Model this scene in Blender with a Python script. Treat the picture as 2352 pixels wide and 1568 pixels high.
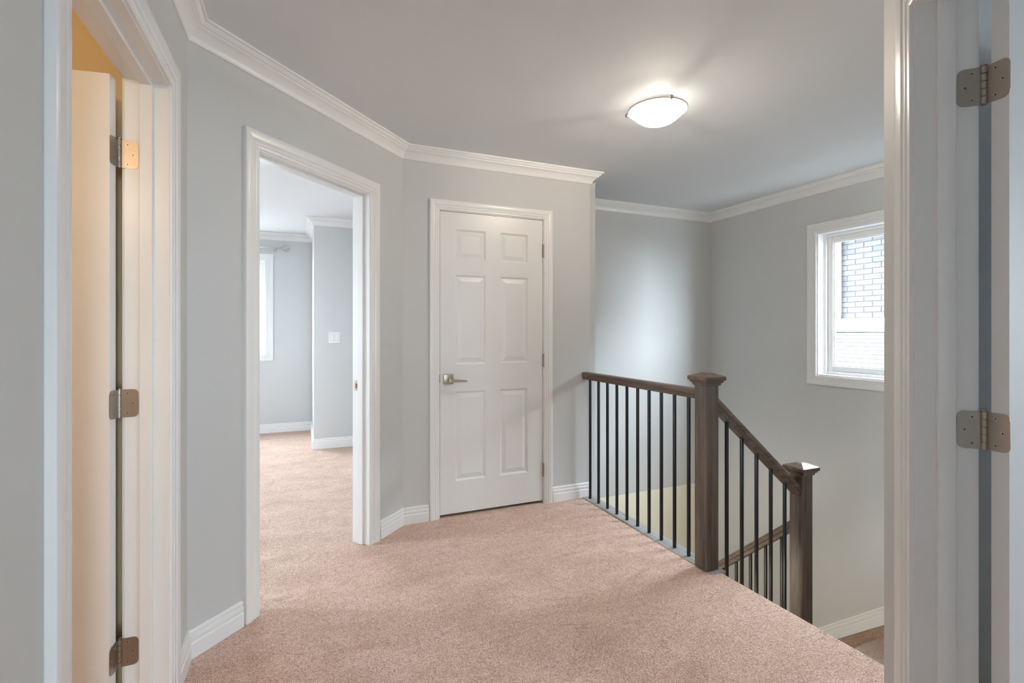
import bpy, bmesh, math, random
from mathutils import Matrix, Vector

random.seed(7)
S2 = math.sqrt(0.5)
for o in list(bpy.data.objects):
    bpy.data.objects.remove(o)
scene = bpy.context.scene
COL = scene.collection

# ------------------------------------------------------------------ camera
CAM_H = 1.24
cam_data = bpy.data.cameras.new('camera')
cam_data.sensor_width = 36.0
cam_data.lens = 1134.1 / 2352.0 * 36.0
cam_data.shift_y = -(784.0 - 758.4) / 2352.0
cam_data.clip_start = 0.02
cam = bpy.data.objects.new('camera', cam_data)
COL.objects.link(cam)
cam.location = (0, 0, CAM_H)
cam.rotation_euler = (math.radians(90), 0, math.radians(-23.0))
scene.camera = cam

# ------------------------------------------------------------------ sky, exposure
SKY = 43.0
world = bpy.data.worlds.new('overcast_sky')
scene.world = world
world.use_nodes = True
bg = world.node_tree.nodes['Background']
bg.inputs[0].default_value = (0.80, 0.905, 1.0, 1)
bg.inputs[1].default_value = SKY
scene.view_settings.view_transform = 'Standard'
scene.view_settings.look = 'None'
scene.view_settings.gamma = 1.0
scene.view_settings.use_curve_mapping = False
scene.view_settings.exposure = 0.36
scene.cycles.max_bounces = 14
scene.cycles.diffuse_bounces = 10
scene.cycles.glossy_bounces = 4
scene.cycles.transparent_max_bounces = 12
scene.cycles.sample_clamp_indirect = 6.0
scene.cycles.caustics_reflective = False
scene.cycles.caustics_refractive = False


def portal(name, loc, rot, sx, sy):
    """Sampling aid in a window opening: guides sky sampling, gives no light of its own."""
    l = bpy.data.lights.new(name, 'AREA')
    l.shape = 'RECTANGLE'
    l.size, l.size_y = sx, sy
    l.cycles.is_portal = True
    o = bpy.data.objects.new(name, l)
    COL.objects.link(o)
    o.location = loc
    o.rotation_euler = rot
    return o


LAMP_W, BATH_W, DOWN_W = 55.0, 15.0, 40.0

# ------------------------------------------------------------------ materials
def mat(name):
    m = bpy.data.materials.new(name)
    m.use_nodes = True
    nt = m.node_tree
    return m, nt, nt.nodes['Principled BSDF']


def add(nt, kind, **kw):
    n = nt.nodes.new(kind)
    for k, v in kw.items():
        if k in n.inputs.keys():
            n.inputs[k].default_value = v
        else:
            setattr(n, k, v)
    return n


def coords(nt, scale=(1, 1, 1), src='Object'):
    tc = add(nt, 'ShaderNodeTexCoord')
    mp = add(nt, 'ShaderNodeMapping')
    mp.inputs['Scale'].default_value = scale
    nt.links.new(tc.outputs[src], mp.inputs['Vector'])
    return mp.outputs['Vector']


def ramp(nt, fac, stops):
    r = add(nt, 'ShaderNodeValToRGB')
    els = r.color_ramp.elements
    while len(els) < len(stops):
        els.new(0.5)
    for e, (p, c) in zip(els, stops):
        e.position = p
        e.color = (c[0], c[1], c[2], 1)
    nt.links.new(fac, r.inputs['Fac'])
    return r.outputs['Color']


def bump(nt, bsdf, height, strength, dist):
    b = add(nt, 'ShaderNodeBump')
    b.inputs['Strength'].default_value = strength
    b.inputs['Distance'].default_value = dist
    nt.links.new(height, b.inputs['Height'])
    nt.links.new(b.outputs['Normal'], bsdf.inputs['Normal'])


def plain(name, col, rough=0.5, metal=0.0, bscale=0, bstr=0.1, bdist=0.001, var=0.0):
    m, nt, b = mat(name)
    b.inputs['Base Color'].default_value = (*col, 1)
    b.inputs['Roughness'].default_value = rough
    b.inputs['Metallic'].default_value = metal
    if bscale:
        v = coords(nt)
        n = add(nt, 'ShaderNodeTexNoise', Scale=bscale, Detail=3.0)
        nt.links.new(v, n.inputs['Vector'])
        bump(nt, b, n.outputs['Fac'], bstr, bdist)
        if var:
            n2 = add(nt, 'ShaderNodeTexNoise', Scale=2.3, Detail=3.0)
            nt.links.new(v, n2.inputs['Vector'])
            c = ramp(nt, n2.outputs['Fac'], [(0.3, [x * (1 - var) for x in col]), (0.7, [min(1, x * (1 + var)) for x in col])])
            nt.links.new(c, b.inputs['Base Color'])
    return m


def wood(name, axis, dark, light):
    m, nt, b = mat(name)
    sc = [38, 38, 38]
    sc[axis] = 1.6
    v = coords(nt, sc)
    n = add(nt, 'ShaderNodeTexNoise', Scale=1.0, Detail=6.0, Roughness=0.65, Distortion=0.4)
    nt.links.new(v, n.inputs['Vector'])
    sc2 = [220, 220, 220]
    sc2[axis] = 7
    v2 = coords(nt, sc2)
    n2 = add(nt, 'ShaderNodeTexNoise', Scale=1.0, Detail=2.0)
    nt.links.new(v2, n2.inputs['Vector'])
    mx = add(nt, 'ShaderNodeMath', operation='ADD')
    ml = add(nt, 'ShaderNodeMath', operation='MULTIPLY')
    ml.inputs[1].default_value = 0.45
    nt.links.new(n2.outputs['Fac'], ml.inputs[0])
    nt.links.new(n.outputs['Fac'], mx.inputs[0])
    nt.links.new(ml.outputs[0], mx.inputs[1])
    c = ramp(nt, mx.outputs[0], [(0.52, dark), (0.70, [(a + d) / 2 for a, d in zip(dark, light)]), (0.90, light)])
    nt.links.new(c, b.inputs['Base Color'])
    b.inputs['Roughness'].default_value = 0.38
    bump(nt, b, mx.outputs[0], 0.25, 0.001)
    return m


def carpet_mat(name, lo, hi):
    m, nt, b = mat(name)
    v = coords(nt)
    f = add(nt, 'ShaderNodeTexNoise', Scale=170.0, Detail=2.0, Roughness=0.6, Distortion=0.5)      # single tufts
    nt.links.new(v, f.inputs['Vector'])
    k = add(nt, 'ShaderNodeTexNoise', Scale=48.0, Detail=3.0, Roughness=0.6, Distortion=1.2)        # clumps of tufts
    nt.links.new(v, k.inputs['Vector'])
    g = add(nt, 'ShaderNodeTexNoise', Scale=3.2, Detail=5.0, Roughness=0.55, Distortion=0.6)        # brushed patches
    nt.links.new(coords(nt, (1.0, 1.9, 1)), g.inputs['Vector'])
    w = add(nt, 'ShaderNodeTexNoise', Scale=2.6, Detail=4.0, Roughness=0.6, Distortion=1.6)         # trodden creases
    nt.links.new(coords(nt, (1.0, 2.4, 1)), w.inputs['Vector'])

    def math_(op, a, c, d=None):
        n = add(nt, 'ShaderNodeMath', operation=op)
        for i, x in enumerate((a, c, d)):
            if x is None:
                continue
            if isinstance(x, (int, float)):
                n.inputs[i].default_value = x
            else:
                nt.links.new(x, n.inputs[i])
        return n.outputs[0]
    # thin dark creases where the crease noise crosses one half
    cr = math_('ABSOLUTE', math_('SUBTRACT', w.outputs['Fac'], 0.5), 0.0)
    mr = add(nt, 'ShaderNodeMapRange')
    mr.inputs['From Min'].default_value = 0.0
    mr.inputs['From Max'].default_value = 0.012
    mr.inputs['To Min'].default_value = 1.0
    mr.inputs['To Max'].default_value = 0.0
    nt.links.new(cr, mr.inputs['Value'])
    crease = math_('MULTIPLY', mr.outputs[0], math_('GREATER_THAN', g.outputs['Fac'], 0.52))
    t = math_('ADD', math_('MULTIPLY', f.outputs['Fac'], 0.62), math_('MULTIPLY', k.outputs['Fac'], 0.26))
    t = math_('ADD', t, math_('MULTIPLY', g.outputs['Fac'], 0.20))
    t = math_('SUBTRACT', t, math_('MULTIPLY', crease, 0.06))
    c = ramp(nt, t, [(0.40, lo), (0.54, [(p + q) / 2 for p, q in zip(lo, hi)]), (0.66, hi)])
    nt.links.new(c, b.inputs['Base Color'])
    b.inputs['Roughness'].default_value = 1.0
    b.inputs['Specular IOR Level'].default_value = 0.05
    b.inputs['Sheen Weight'].default_value = 0.06
    b.inputs['Sheen Roughness'].default_value = 0.6
    h = math_('ADD', math_('MULTIPLY', f.outputs['Fac'], 1.0), math_('MULTIPLY', k.outputs['Fac'], 0.8))
    h = math_('ADD', h, math_('MULTIPLY', g.outputs['Fac'], 0.6))
    h = math_('SUBTRACT', h, math_('MULTIPLY', crease, 0.5))
    bump(nt, b, h, 0.85, 0.008)
    return m


def glass_mat(name):
    m, nt, b = mat(name)
    nt.nodes.remove(b)
    tr = add(nt, 'ShaderNodeBsdfTransparent')
    tr.inputs[0].default_value = (0.97, 0.985, 0.98, 1)
    gl = add(nt, 'ShaderNodeBsdfGlossy')
    gl.inputs['Roughness'].default_value = 0.02
    mx = add(nt, 'ShaderNodeMixShader')
    mx.inputs[0].default_value = 0.05
    nt.links.new(tr.outputs[0], mx.inputs[1])
    nt.links.new(gl.outputs[0], mx.inputs[2])
    nt.links.new(mx.outputs[0], nt.nodes['Material Output'].inputs[0])
    return m


def shade_mat(name):
    m, nt, b = mat(name)
    nt.nodes.remove(b)
    tl = add(nt, 'ShaderNodeBsdfTranslucent')
    tl.inputs[0].default_value = (0.98, 0.93, 0.86, 1)
    df = add(nt, 'ShaderNodeBsdfDiffuse')
    df.inputs[0].default_value = (0.9, 0.88, 0.85, 1)
    v = coords(nt)
    n = add(nt, 'ShaderNodeTexNoise', Scale=22.0, Detail=4.0, Distortion=2.0)
    nt.links.new(v, n.inputs['Vector'])
    c = ramp(nt, n.outputs['Fac'], [(0.35, (0.90, 0.83, 0.74)), (0.6, (1.0, 0.97, 0.93))])
    nt.links.new(c, tl.inputs[0])
    mx = add(nt, 'ShaderNodeMixShader')
    mx.inputs[0].default_value = 0.35
    nt.links.new(tl.outputs[0], mx.inputs[1])
    nt.links.new(df.outputs[0], mx.inputs[2])
    tp = add(nt, 'ShaderNodeBsdfTransparent')
    tp.inputs[0].default_value = (1.0, 0.95, 0.88, 1)
    m2 = add(nt, 'ShaderNodeMixShader')
    m2.inputs[0].default_value = 0.5
    nt.links.new(mx.outputs[0], m2.inputs[1])
    nt.links.new(tp.outputs[0], m2.inputs[2])
    mx = m2
    em = add(nt, 'ShaderNodeEmission')
    em.inputs[0].default_value = (1.0, 0.84, 0.66, 1)
    em.inputs[1].default_value = 0.4
    ad = add(nt, 'ShaderNodeAddShader')
    nt.links.new(mx.outputs[0], ad.inputs[0])
    nt.links.new(em.outputs[0], ad.inputs[1])
    nt.links.new(ad.outputs[0], nt.nodes['Material Output'].inputs[0])
    return m


def shingle_mat(name, base):
    m, nt, b = mat(name)
    v = coords(nt)
    n = add(nt, 'ShaderNodeTexNoise', Scale=60.0, Detail=4.0)
    nt.links.new(v, n.inputs['Vector'])
    c = ramp(nt, n.outputs['Fac'], [(0.3, [x * 0.8 for x in base]), (0.7, [x * 1.15 for x in base])])
    nt.links.new(c, b.inputs['Base Color'])
    b.inputs['Roughness'].default_value = 0.9
    bump(nt, b, n.outputs['Fac'], 0.4, 0.003)
    return m


def far_brick_mat(name):
    m, nt, b = mat(name)
    tc = add(nt, 'ShaderNodeTexCoord')
    sp = add(nt, 'ShaderNodeSeparateXYZ')
    cb = add(nt, 'ShaderNodeCombineXYZ')
    nt.links.new(tc.outputs['Object'], sp.inputs[0])
    nt.links.new(sp.outputs['Y'], cb.inputs['X'])
    nt.links.new(sp.outputs['Z'], cb.inputs['Y'])
    br = add(nt, 'ShaderNodeTexBrick')
    br.inputs['Scale'].default_value = 1.0
    br.inputs['Color1'].default_value = (0.065, 0.063, 0.064, 1)
    br.inputs['Color2'].default_value = (0.047, 0.046, 0.048, 1)
    br.inputs['Mortar'].default_value = (0.028, 0.028, 0.03, 1)
    br.inputs['Mortar Size'].default_value = 0.005
    br.inputs['Brick Width'].default_value = 0.267
    br.inputs['Row Height'].default_value = 0.089
    nt.links.new(cb.outputs[0], br.inputs['Vector'])
    nt.links.new(br.outputs['Color'], b.inputs['Base Color'])
    b.inputs['Roughness'].default_value = 0.9
    return m


PAINT = (0.580, 0.593, 0.597)
M = {
    'paint': plain('grey_wall_paint', PAINT, 0.55, 0, 320, 0.12, 0.0006, 0.012),
    'paint_low': plain('cream_wall_paint', (0.86, 0.84, 0.69), 0.55, 0, 320, 0.12, 0.0006, 0.012),
    'paint_tan': plain('tan_wall_paint', (0.74, 0.60, 0.37), 0.55, 0, 320, 0.12, 0.0006, 0.012),
    'ceil': plain('ceiling_paint', (0.745, 0.765, 0.785), 0.8, 0, 260, 0.15, 0.0008, 0.01),
    'trim': plain('white_trim_paint', (0.80, 0.81, 0.815), 0.28, 0, 40, 0.05, 0.0006, 0.01),
    'carpet': carpet_mat('beige_carpet', (0.40, 0.245, 0.178), (0.90, 0.68, 0.575)),
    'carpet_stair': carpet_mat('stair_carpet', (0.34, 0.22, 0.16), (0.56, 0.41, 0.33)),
    'woodz': wood('stained_oak_upright', 2, (0.040, 0.028, 0.021), (0.150, 0.108, 0.083)),
    'woodx': wood('stained_oak_rail', 0, (0.045, 0.030, 0.021), (0.165, 0.113, 0.083)),
    'wood_curb': wood('grey_oak_curb', 1, (0.20, 0.19, 0.185), (0.42, 0.41, 0.40)),
    'black': plain('black_metal', (0.005, 0.005, 0.006), 0.42, 0.0),
    'nickel': plain('satin_nickel', (0.42, 0.37, 0.32), 0.38, 1.0, 400, 0.04, 0.0003),
    'nickel_light': plain('brushed_nickel', (0.50, 0.43, 0.345), 0.36, 1.0, 400, 0.04, 0.0003),
    'screw': plain('steel_screw', (0.55, 0.52, 0.48), 0.35, 1.0),
    'dark': plain('dark_recess', (0.02, 0.015, 0.012), 0.8),
    'rust': plain('raw_mortise_wood', (0.22, 0.06, 0.03), 0.8),
    'plastic': plain('white_switch_plastic', (0.82, 0.82, 0.81), 0.3),
    'vinyl': plain('white_window_vinyl', (0.84, 0.85, 0.85), 0.3),
    'glass': glass_mat('window_glass'),
    'shade': shade_mat('frosted_lamp_glass'),
    'chrome': plain('polished_chrome', (0.6, 0.6, 0.6), 0.15, 1.0),
    'mortar': far_brick_mat('far_brickwork'),
    'joint': plain('mortar_joint', (0.028, 0.028, 0.03), 0.9, 0, 90, 0.2, 0.002),
    'fascia': plain('white_aluminium', (0.82, 0.82, 0.82), 0.45),
    'roof_deck': shingle_mat('roof_shingle_far', (0.034, 0.034, 0.037)),
    'ground': plain('pale_concrete_ground', (0.62, 0.62, 0.61), 0.9, 0, 8, 0.2, 0.01, 0.1),
    'tile': plain('dark_floor_tile', (0.16, 0.10, 0.06), 0.5, 0, 12, 0.1, 0.001, 0.1),
}
BRICKS = [plain('brick_%s' % n, c, 0.9, 0, 70, 0.35, 0.003, 0.06) for n, c in
          (('pale', (0.048, 0.046, 0.047)), ('rose', (0.043, 0.039, 0.040)), ('grey', (0.036, 0.035, 0.037)), ('ash', (0.036, 0.035, 0.037)))]
SHING = [shingle_mat('shingle_%s' % n, c) for n, c in
         (('grey', (0.026,0.026,0.028)), ('pale', (0.032,0.032,0.034)), ('slate', (0.021,0.021,0.023)))]


# ------------------------------------------------------------------ geometry helpers
class MB:
    """Collects pieces of ONE object."""
    def __init__(self):
        self.bm = bmesh.new()

    def box(self, lo, hi, m=None, bev=0.0, seg=1):
        vs = [self.bm.verts.new((x, y, z)) for x in (lo[0], hi[0]) for y in (lo[1], hi[1]) for z in (lo[2], hi[2])]
        fs = [self.bm.faces.new([vs[i] for i in q]) for q in
              ((0, 1, 3, 2), (4, 6, 7, 5), (0, 4, 5, 1), (2, 3, 7, 6), (0, 2, 6, 4), (1, 5, 7, 3))]
        if bev:
            es = {e for f in fs for e in f.edges}
            r = bmesh.ops.bevel(self.bm, geom=list(es), offset=bev, segments=seg, affect='EDGES', profile=0.5)
            vs = list({v for f in r['faces'] for v in f.verts} | {v for v in vs if v.is_valid})
        if m is not None:
            bmesh.ops.transform(self.bm, matrix=m, verts=vs)
        return self

    def loft(self, rings, cap=True, close=True):
        """rings: lists of points with equal counts; close: each ring is a loop"""
        R = [[self.bm.verts.new(p) for p in r] for r in rings]
        n = len(R[0])
        for a, b in zip(R, R[1:]):
            for i in range(n if close else n - 1):
                j = (i + 1) % n
                self.bm.faces.new((a[i], a[j], b[j], b[i]))
        if cap and close:
            self.bm.faces.new(R[0][::-1])
            self.bm.faces.new(R[-1])
        return self

    def lathe(self, prof, c=(0, 0, 0), n=24, axis='Z'):
        def pt(r, h, a):
            x, y = r * math.cos(a), r * math.sin(a)
            if axis == 'Z':
                return (c[0] + x, c[1] + y, c[2] + h)
            if axis == 'X':
                return (c[0] + h, c[1] + x, c[2] + y)
            return (c[0] + y, c[1] + h, c[2] + x)
        rings = [[pt(max(r, 1e-5), h, 2 * math.pi * i / n) for i in range(n)] for r, h in prof]
        return self.loft(rings)

    def tube(self, pts, r, n=8):
        pts = [Vector(p) for p in pts]
        rings = []
        up = Vector((0, 0, 1))
        for i, p in enumerate(pts):
            t = (pts[min(i + 1, len(pts) - 1)] - pts[max(i - 1, 0)]).normalized()
            a = t.cross(up)
            if a.length < 1e-3:
                a = t.cross(Vector((0, 1, 0)))
            a.normalize()
            b = t.cross(a)
            rr = r[i] if isinstance(r, (list, tuple)) else r
            rings.append([p + (a * math.cos(2 * math.pi * k / n) + b * math.sin(2 * math.pi * k / n)) * rr for k in range(n)])
        return self.loft(rings)

    def prism(self, outline, y0, y1):
        """outline in (x, z), extruded in y"""
        return self.loft([[(x, y0, z) for x, z in outline], [(x, y1, z) for x, z in outline]])

    def build(self, name, material, parent=None, loc=None, rotz=None, smooth=False):
        bmesh.ops.recalc_face_normals(self.bm, faces=self.bm.faces[:])
        me = bpy.data.meshes.new(name)
        self.bm.to_mesh(me)
        self.bm.free()
        me.materials.append(M[material] if isinstance(material, str) else material)
        if smooth:
            for p in me.polygons:
                p.use_smooth = True
            me.set_sharp_from_angle(angle=math.radians(35))
        o = bpy.data.objects.new(name, me)
        COL.objects.link(o)
        if parent is not None:
            o.parent = parent
        if loc is not None:
            o.location = loc
        if rotz is not None:
            o.rotation_euler = (0, 0, rotz)
        return o


def tag(o, label, cat=None, kind=None, group=None):
    o['label'] = label
    if cat:
        o['category'] = cat
    if kind:
        o['kind'] = kind
    if group:
        o['group'] = group
    return o


def thing(name, label, cat, loc=(0, 0, 0), rotz=0.0, kind=None, group=None):
    o = bpy.data.objects.new(name, None)
    o.empty_display_size = 0.1
    COL.objects.link(o)
    o.location = loc
    o.rotation_euler = (0, 0, rotz)
    return tag(o, label, cat, kind, group)


def cells(xs, ys, zs, solid):
    """box grid mesh: only the faces between solid and open cells"""
    mb = MB()
    vmap = {}

    def V(i, j, k):
        if (i, j, k) not in vmap:
            vmap[(i, j, k)] = mb.bm.verts.new((xs[i], ys[j], zs[k]))
        return vmap[(i, j, k)]
    nx, ny, nz = len(xs) - 1, len(ys) - 1, len(zs) - 1

    def s(i, j, k):
        if not (0 <= i < nx and 0 <= j < ny and 0 <= k < nz):
            return False
        return solid((xs[i] + xs[i + 1]) / 2, (ys[j] + ys[j + 1]) / 2, (zs[k] + zs[k + 1]) / 2)
    for i in range(nx):
        for j in range(ny):
            for k in range(nz):
                if not s(i, j, k):
                    continue
                for d, q in (((-1, 0, 0), ((0, 0, 0), (0, 0, 1), (0, 1, 1), (0, 1, 0))), ((1, 0, 0), ((1, 0, 0), (1, 1, 0), (1, 1, 1), (1, 0, 1))),
                             ((0, -1, 0), ((0, 0, 0), (1, 0, 0), (1, 0, 1), (0, 0, 1))), ((0, 1, 0), ((0, 1, 0), (0, 1, 1), (1, 1, 1), (1, 1, 0))),
                             ((0, 0, -1), ((0, 0, 0), (0, 1, 0), (1, 1, 0), (1, 0, 0))), ((0, 0, 1), ((0, 0, 1), (1, 0, 1), (1, 1, 1), (0, 1, 1)))):
                    if not s(i + d[0], j + d[1], k + d[2]):
                        mb.bm.faces.new([V(i + a, j + b, k + c) for a, b, c in q])
    return mb


def wall(name, label, origin, deg, length, z0, z1, thick=0.115, holes=(), material='paint', s0=0.0):
    """local: x along the wall (to the right as seen from the room), y into the wall, z up"""
    xs = sorted({s0, length} | {h[0] for h in holes} | {h[1] for h in holes})
    zs = sorted({z0, z1} | {h[2] for h in holes if z0 < h[2] < z1} | {h[3] for h in holes})
    mb = cells(xs, [0, thick], zs, lambda x, y, z: not any(h[0] < x < h[1] and h[2] < z < h[3] for h in holes))
    o = mb.build(name, material, None, (origin[0], origin[1], 0), math.radians(deg))
    return tag(o, label, 'wall', 'structure')


def sweep(path, prof, closed=False, side=1, mapf=None):
    """Mitred moulding along a 2D path; prof = (offset from the path, height out of the plane). Returns one MB for each segment."""
    P = [Vector(p) for p in path]
    n = len(P)

    def nrm(a, b):
        d = (b - a).normalized()
        return Vector((d.y, -d.x)) * side
    segs = []
    cnt = n if closed else n - 1
    N = [nrm(P[i], P[(i + 1) % n]) for i in range(cnt)]

    def mit(i):
        if closed:
            a, b = N[i - 1], N[i % cnt]
        else:
            a, b = N[max(i - 1, 0)], N[min(i, cnt - 1)]
        m = (a + b)
        return m / (1 + a.dot(b)) if m.length > 1e-6 else a
    for i in range(cnt):
        j = (i + 1) % n
        ma, mb_ = mit(i), mit(j)
        r0 = [mapf(P[i] + ma * o, h) for o, h in prof]
        r1 = [mapf(P[j] + mb_ * o, h) for o, h in prof]
        segs.append(MB().loft([r0, r1]))
    return segs


HC = 2.415                                                         # ceiling height
CROWN = [(0, HC - 0.081), (0.006, HC - 0.081), (0.010, HC - 0.076), (0.011, HC - 0.068), (0.017, HC - 0.058), (0.027, HC - 0.045), (0.041, HC - 0.034),
         (0.045, HC - 0.033), (0.045, HC - 0.027), (0.050, HC - 0.026), (0.057, HC - 0.020), (0.062, HC - 0.012), (0.064, HC - 0.010), (0.072, HC - 0.010), (0.072, HC), (0, HC)]
BASE = [(0, 0), (0.016, 0), (0.016, 0.056), (0.0125, 0.060), (0.0125, 0.064), (0.0145, 0.070), (0.0150, 0.078), (0.0125, 0.084),
        (0.0085, 0.086), (0.0085, 0.089), (0.0110, 0.093), (0.0105, 0.099), (0.0070, 0.103), (0.0050, 0.106), (0, 0.106)]


def casing_prof(w):
    k = w / 0.070
    return [(x * k, t) for x, t in ((0, 0), (0, 0.009), (0.004, 0.0105), (0.010, 0.0105), (0.0115, 0.0085), (0.0135, 0.0085), (0.0165, 0.0125), (0.026, 0.0135),
            (0.0295, 0.0115), (0.0315, 0.0115), (0.035, 0.0155), (0.045, 0.0172), (0.056, 0.0180), (0.0665, 0.0180), (0.0695, 0.0165), (0.070, 0.013), (0.070, 0))]


TRIM_N = [0]


def trim(mb, label, material='trim'):
    TRIM_N[0] += 1
    o = mb.build('trim_%d' % TRIM_N[0], material, smooth=True)
    return tag(o, label, 'trim', 'structure')


def base_run(path, labels, z=0.0, side=1):
    for i, mb in enumerate(sweep(path, BASE, False, side, lambda p, h: (p.x, p.y, z + h))):
        if labels[i]:
            o = mb.build('baseboard_' + labels[i][0], 'trim', smooth=True)
            tag(o, labels[i][1], 'baseboard', 'structure')
        else:
            mb.bm.free()


# ------------------------------------------------------------------ plan points
A = (-0.40, 2.19)            # left wall meets diagonal wall
B = (0.59, 3.18)             # diagonal wall meets closet wall
C = (1.99, 3.18)             # outside corner of the closet wall
DY, RX = 3.83, 3.81          # stair walls
E0 = (1.5377, 0.8877)        # outside corner of the right diagonal wall
E1 = (E0[0] - 1.14 * S2, E0[1] - 1.14 * S2)
REAR = -1.7
LOW = -2.9

# ------------------------------------------------------------------ floors and ceiling
fl = cells([-2.93, -0.4575, 1.985, 3.925], [-2.1, 0.8877, 2.08, 6.8], [-0.26, 0.0],
           lambda x, y, z: x < 1.985 or y < 0.8877)
# soften the carpeted top edge over the stairs
ed = [e for e in fl.bm.edges if all(abs(v.co.x - 1.985) < 1e-4 and abs(v.co.z) < 1e-4 for v in e.verts) and max(v.co.y for v in e.verts) < 3]
bmesh.ops.bevel(fl.bm, geom=ed, offset=0.022, segments=5, affect='EDGES', profile=0.5)
tag(fl.build('floor', 'carpet', smooth=False), 'beige pink cut pile carpet covering the hall and bedroom floor', 'floor', 'structure')
tag(MB().box((-2.93, -2.1, HC), (3.93, 6.8, HC + 0.15)).build('ceiling', 'ceil'), 'flat pale grey painted ceiling over the hall', 'ceiling', 'structure')
tag(MB().box((0.2, 0.6, LOW - 0.1), (4.0, 4.2, LOW)).build('floor_lower', 'tile'), 'dark floor of the storey below the stairs', 'floor', 'structure')
tag(MB().box((-40, -40, -3.4), (40, 40, -3.3)).build('ground', 'ground'), 'pale ground between the houses', 'ground', 'structure')

# ------------------------------------------------------------------ walls
wall('wall_left', 'grey wall with the bathroom doorway', (-0.40, REAR), 90, 2.19 + 0.05 - REAR, 0, HC, holes=[(1.142 - REAR, 1.93 - REAR, -1, 2.053)])
wall('wall_diagonal', 'grey diagonal wall with the open bedroom doorway', A, 45, 1.4001, 0, HC, holes=[(0.302, 1.088, -1, 2.043)])
wc_ = wall('wall_closet', 'grey wall around the closed closet door', (0, 3.18), 0, 1.99, 0, HC, holes=[(0.814, 1.611, -1, 2.050)], s0=0.49)
bm_ = bmesh.new()                                                  # rounded corner bead at the outside corner
bm_.from_mesh(wc_.data)
bmesh.ops.bevel(bm_, geom=[e for e in bm_.edges if all(abs(v.co.x - 1.99) < 1e-4 and abs(v.co.y) < 1e-4 for v in e.verts)], offset=0.007, segments=3, affect='EDGES', profile=0.5)
bm_.to_mesh(wc_.data)
bm_.free()
wall('wall_closet_side', 'grey return wall beside the stairwell', (1.99, 3.95), -90, 0.655, LOW, HC)
wall('wall_stair_far', 'upper grey wall at the far side of the stairwell', (0, DY), 0, 3.925, -0.288, HC, s0=1.875)
wall('wall_stair_far_lower', 'cream wall below floor level in the stairwell', (0, DY), 0, 3.925, LOW, -0.288, material='paint_low', s0=1.875)
WIN = (1.72, 2.70, 0.877, 2.023)
wall('wall_stair_right', 'grey stair wall with the window to the neighbouring house', (RX, 3.95), -90, 3.95 + 2.0, LOW, HC, holes=[(3.95 - WIN[1], 3.95 - WIN[0], WIN[2], WIN[3])])
wall('wall_lower_hall', 'cream wall of the hall on the storey below', (0.4, 0.88), 90, 3.1, LOW, -0.26, material='paint_low')
wall('wall_lower_hall_far', 'cream far wall of the hall on the storey below', (0.28, DY), 0, 1.6, LOW, -0.26, material='paint_low')
wall('wall_lower_hall_near', 'cream near wall of the hall on the storey below', (1.55, 0.8877), 180, 1.27, LOW, -0.26, material='paint_low')
wall('wall_stair_near', 'grey wall closing the near side of the stairwell', (3.925, 0.8877), 180, 3.925 - E0[0] + 0.0, LOW, HC)
wall('wall_diagonal_right', 'grey diagonal wall with the opened right hand door', E0, -135, 1.14, 0, HC, holes=[(0.212, 1.008, -1, 2.053)])
wall('wall_right', 'grey hall wall behind the right hand door', (E1[0], E1[1]), -90, E1[1] - REAR + 0.1, 0, HC)
wall('wall_rear', 'grey end wall of the hall with the added fill window', (E1[0] + 0.12, REAR), 180, E1[0] + 0.12 + 0.52, 0, HC, holes=[(0.25, 0.65, 0.65, 2.08)])
# bedroom behind the diagonal wall
wall('wall_bedroom_far', 'pale grey far bedroom wall with a window', (0, 6.65), 0, 0.70, 0, HC, holes=[(-1.60, -0.40, 0.945, 2.09)], s0=-2.91)
wall('wall_bedroom_pier', 'pale grey projecting bedroom wall with the light switch', (0, 5.55), 0, 0.70, 0, HC, thick=1.12, s0=0.11)
wall('wall_bedroom_right', 'pale grey right bedroom wall', (0.56, 5.56), -90, 2.27, 0, HC)
wall('wall_bedroom_left', 'pale grey left bedroom wall', (-2.8, 2.1), 90, 4.6, 0, HC, holes=[(1.2, 1.85, 0.8, 2.15)])
wall('wall_bedroom_near', 'wall between bedroom and bathroom', (-0.5, 2.40), 180, 2.41, 0, HC, thick=0.32)
wall('wall_closet_back', 'plain wall at the back of the closet', (0, DY), 0, 1.876, 0, HC, s0=0.66)
# bathroom behind the left wall
wall('wall_bathroom_far', 'tan wall of the bathroom', (0, 2.075), 0, -0.514, 0, HC, thick=0.006, material='paint_tan', s0=-2.4)
wall('wall_bathroom_left', 'tan wall at the end of the bathroom', (-2.4, 0.2), 90, 1.9, 0, HC, material='paint_tan')
wall('wall_bathroom_near', 'tan near wall of the bathroom', (-0.514, 0.2), 180, 1.9, 0, HC, material='paint_tan')
# right hand room
wall('wall_side_room_rear', 'grey rear wall of the right hand room', (3.93, -1.9), 180, 3.2, 0, HC, holes=[(0.6, 1.1, 0.9, 2.1)])

# own roof out of view, added to keep sky light off the neighbouring bricks
for nm_, xe in (('roof_right', 4.10), ('roof_left', -3.1)):
    MBr = MB().loft([[(0.5, y, 5.0), (xe, y, 2.62), (xe, y, 2.50), (0.5, y, 4.86)] for y in (-2.1, 6.85)])
    tag(MBr.build(nm_, 'roof_deck'), 'unseen own roof slope, added to block sky light, above the ' + nm_.split('_')[1] + ' eaves', 'roof', 'structure')

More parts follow.
